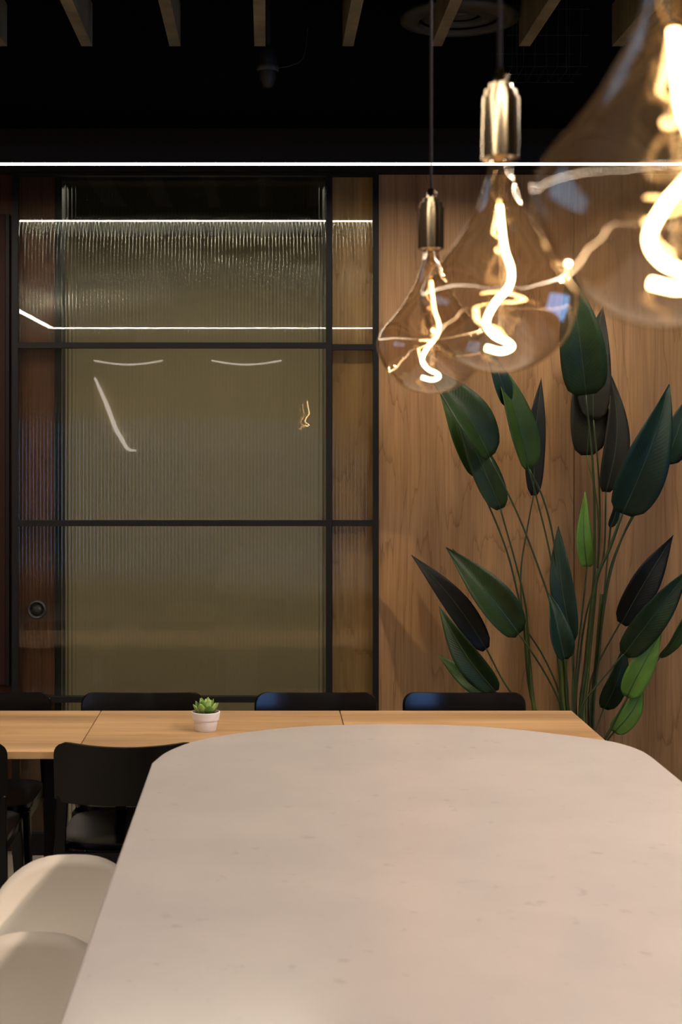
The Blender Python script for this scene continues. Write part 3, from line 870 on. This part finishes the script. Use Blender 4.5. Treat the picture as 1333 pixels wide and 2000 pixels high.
# middle
leaf((1118,1252),(1091,1028), 46, T, 5.56, 5.58, roll=-.2, sway=-.03, peak=.75)
leaf((1103,1288),(1078,1159), 44, T, 5.48, 5.48, roll=.2, fold=.55, sway=-.04)
leaf((1147,1107),(1148,960), 34, BR, 5.60, 5.60, roll=.1, sway=-.07, peak=.48)
# lower right
leaf((1214,1218),(1321,1046), 60, NV, 5.66, 5.68, roll=.1, sway=-.04)
leaf((1180,1384),(1226,1262), 46, D, 5.70, 5.70, roll=.2)
leaf((1219,1278),(1352,1112), 62, D, 5.50, 5.48, roll=.1, sway=-.03, fold=.3)
leaf((1290,1284),(1352,1180), 26, MD, 5.60, 5.58, roll=.5)
leaf((1225,1361),(1295,1233), 48, BR, 5.52, 5.52, roll=-.2, sway=-.02, fold=.35)
leaf((1200,1430),(1262,1344), 44, BR, 5.56, 5.56, roll=.1, fold=.1)
# stems
stem([(929,927),(985,1060),(1012,1160),(1026,1240),(1045,1385)], 5.66, 5.62)
stem([(978,994),(1008,1100),(1026,1175),(1033,1240),(1046,1385)], 5.58, 5.62)
stem([(1043,966),(1031,1030),(1018,1120),(1024,1230),(1044,1385)], 5.72, 5.62, r0=.004, r1=.003)
stem([(956,893),(1010,1000),(1055,1115),(1078,1190),(1092,1300),(1103,1400)], 5.50, 5.58)
stem([(1034,916),(1062,975),(1083,1060),(1094,1180),(1104,1300),(1112,1400)], 5.55, 5.58)
stem([(990,791),(1022,880),(1052,985),(1080,1110),(1100,1290),(1112,1400)], 5.52, 5.60, r0=.004, r1=.003)
stem([(1145,771),(1158,900),(1162,1010),(1160,1140),(1145,1280),(1138,1400)], 5.52, 5.60, r0=.006, r1=.004)
stem([(1147,889),(1163,960),(1170,1040),(1163,1160),(1148,1290),(1141,1400)], 5.73, 5.62, r0=.005, r1=.0035, mat='trunk')
stem([(1160,820),(1170,930),(1172,1030),(1165,1150),(1152,1290),(1144,1400)], 5.70, 5.64, r0=.005)
stem([(1184,961),(1182,1060),(1174,1110),(1148,1190),(1134,1280),(1127,1400)], 5.66, 5.58)
stem([(1216,1003),(1192,1070),(1168,1125),(1156,1200),(1146,1300),(1136,1400)], 5.46, 5.55, r0=.008, r1=.0055)
stem([(1303,905),(1245,990),(1203,1085),(1182,1180),(1168,1300),(1158,1400)], 5.58, 5.60)
stem([(1310,901),(1240,1005),(1196,1100),(1178,1200),(1164,1310),(1154,1400)], 5.66, 5.60)
stem([(1193,1029),(1182,1150),(1172,1270),(1160,1400)], 5.60, 5.58, r0=.004)
stem([(1014,1237),(1060,1306),(1093,1370),(1105,1420)], 5.55, 5.58, r0=.004)
stem([(1030,1232),(1062,1282),(1090,1345),(1106,1420)], 5.66, 5.60, r0=.004)
stem([(950,1266),(990,1340),(1050,1420)], 5.66, 5.62, r0=.004)
stem([(958,1354),(1010,1420)], 5.62, 5.60, r0=.004)
stem([(966,1348),(1012,1410)], 5.52, 5.56, r0=.004)
stem([(1118,1250),(1120,1320),(1122,1400)], 5.56, 5.56, r0=.004)
stem([(1103,1286),(1109,1340),(1115,1400)], 5.48, 5.53, r0=.004)
stem([(1147,1106),(1139,1190),(1128,1290),(1123,1400)], 5.60, 5.57, r0=.004)
stem([(1212,1217),(1174,1285),(1154,1335),(1150,1410)], 5.66, 5.62, r0=.004)
stem([(1219,1277),(1170,1335),(1138,1378),(1130,1430)], 5.50, 5.55, r0=.0045)
stem([(1180,1382),(1168,1415),(1158,1450)], 5.70, 5.64, r0=.003, r1=.0025)
stem([(1290,1283),(1250,1340),(1205,1410),(1175,1460)], 5.60, 5.60, r0=.004)
stem([(1227,1361),(1205,1402),(1184,1442),(1170,1470)], 5.52, 5.55, r0=.006, r1=.004)
stem([(1200,1430),(1186,1448),(1172,1475)], 5.56, 5.58, r0=.004)
# thick stalks
stem([(1028,1215),(1034,1290),(1044,1385),(1060,1440)], 5.62, 5.62, r0=.010, r1=.007, mat='trunk')
stem([(1100,1270),(1101,1330),(1104,1400)], 5.60, 5.60, r0=.019, r1=.016, mat='trunk')
stem([(1166,1110),(1155,1210),(1146,1310),(1138,1400)], 5.61, 5.61, r0=.017, r1=.009, mat='trunk')
stem([(1176,1160),(1166,1290),(1157,1400)], 5.64, 5.62, r0=.011, r1=.007, mat='trunk')

# ------------------------------------------------------------------ rear wall things, seen only as reflections in glass
def rfl(px, py, d=YR):
    dd = 2*WY - d
    return Vector(((px-PX)*dd/F, d, CH-(py-PY)*dd/F))
for (xa, xb, lab) in ((183, 318, 'framed print on rear wall, reflected in door glass, left one'), (413, 550, 'framed print on rear wall, reflected in door glass, right one')):
    p0 = rfl(xa, 882); p1 = rfl(xb, 718)
    pic = tag(empty('framed_print', ((p0.x+p1.x)/2, YR+.002, p0.z)), lab, 'picture', 'framed prints on the rear wall')
    ww = (p1.x-p0.x)/2; hgt_ = p1.z-p0.z
    bxo('print', M['art'], pic, -ww+.03, ww-.03, 0, .012, .03, hgt_-.03)
    bxo('frame', M['art_frame'], pic, -ww, -ww+.03, 0, .025, 0, hgt_); bxo('frame', M['art_frame'], pic, ww-.03, ww, 0, .025, 0, hgt_)
    bxo('frame', M['art_frame'], pic, -ww+.03, ww-.03, 0, .025, 0, .03); bxo('frame', M['art_frame'], pic, -ww+.03, ww-.03, 0, .025, hgt_-.03, hgt_)
    q = [rfl(xa+(xb-xa)*k/6, 704+8*math.sin(PI*k/6), YR+.04) for k in range(7)]
    o = obj('neon_tube', tube(BM(), catmull([v-q[3] for v in q], 3), .009, 8), M['neon'], smooth=True); o.location = q[3]
    tag(o, 'curved white light tube above the %s framed print on the rear wall' % ('left' if xa < 300 else 'right'), 'light', 'light tubes on the rear wall')
q = [rfl(x, y, YR+.05) for x, y in ((185,738),(197,764),(212,800),(225,835),(238,858),(250,877),(266,880))]
o = obj('neon_tube', tube(BM(), catmull([v-q[3] for v in q], 4), lambda t: .012+.012*math.sin(PI*t), 8), M['neon'], smooth=True); o.location = q[3]
tag(o, 'jagged slanting white light tube over the left framed print, rear wall', 'light', 'light tubes on the rear wall')
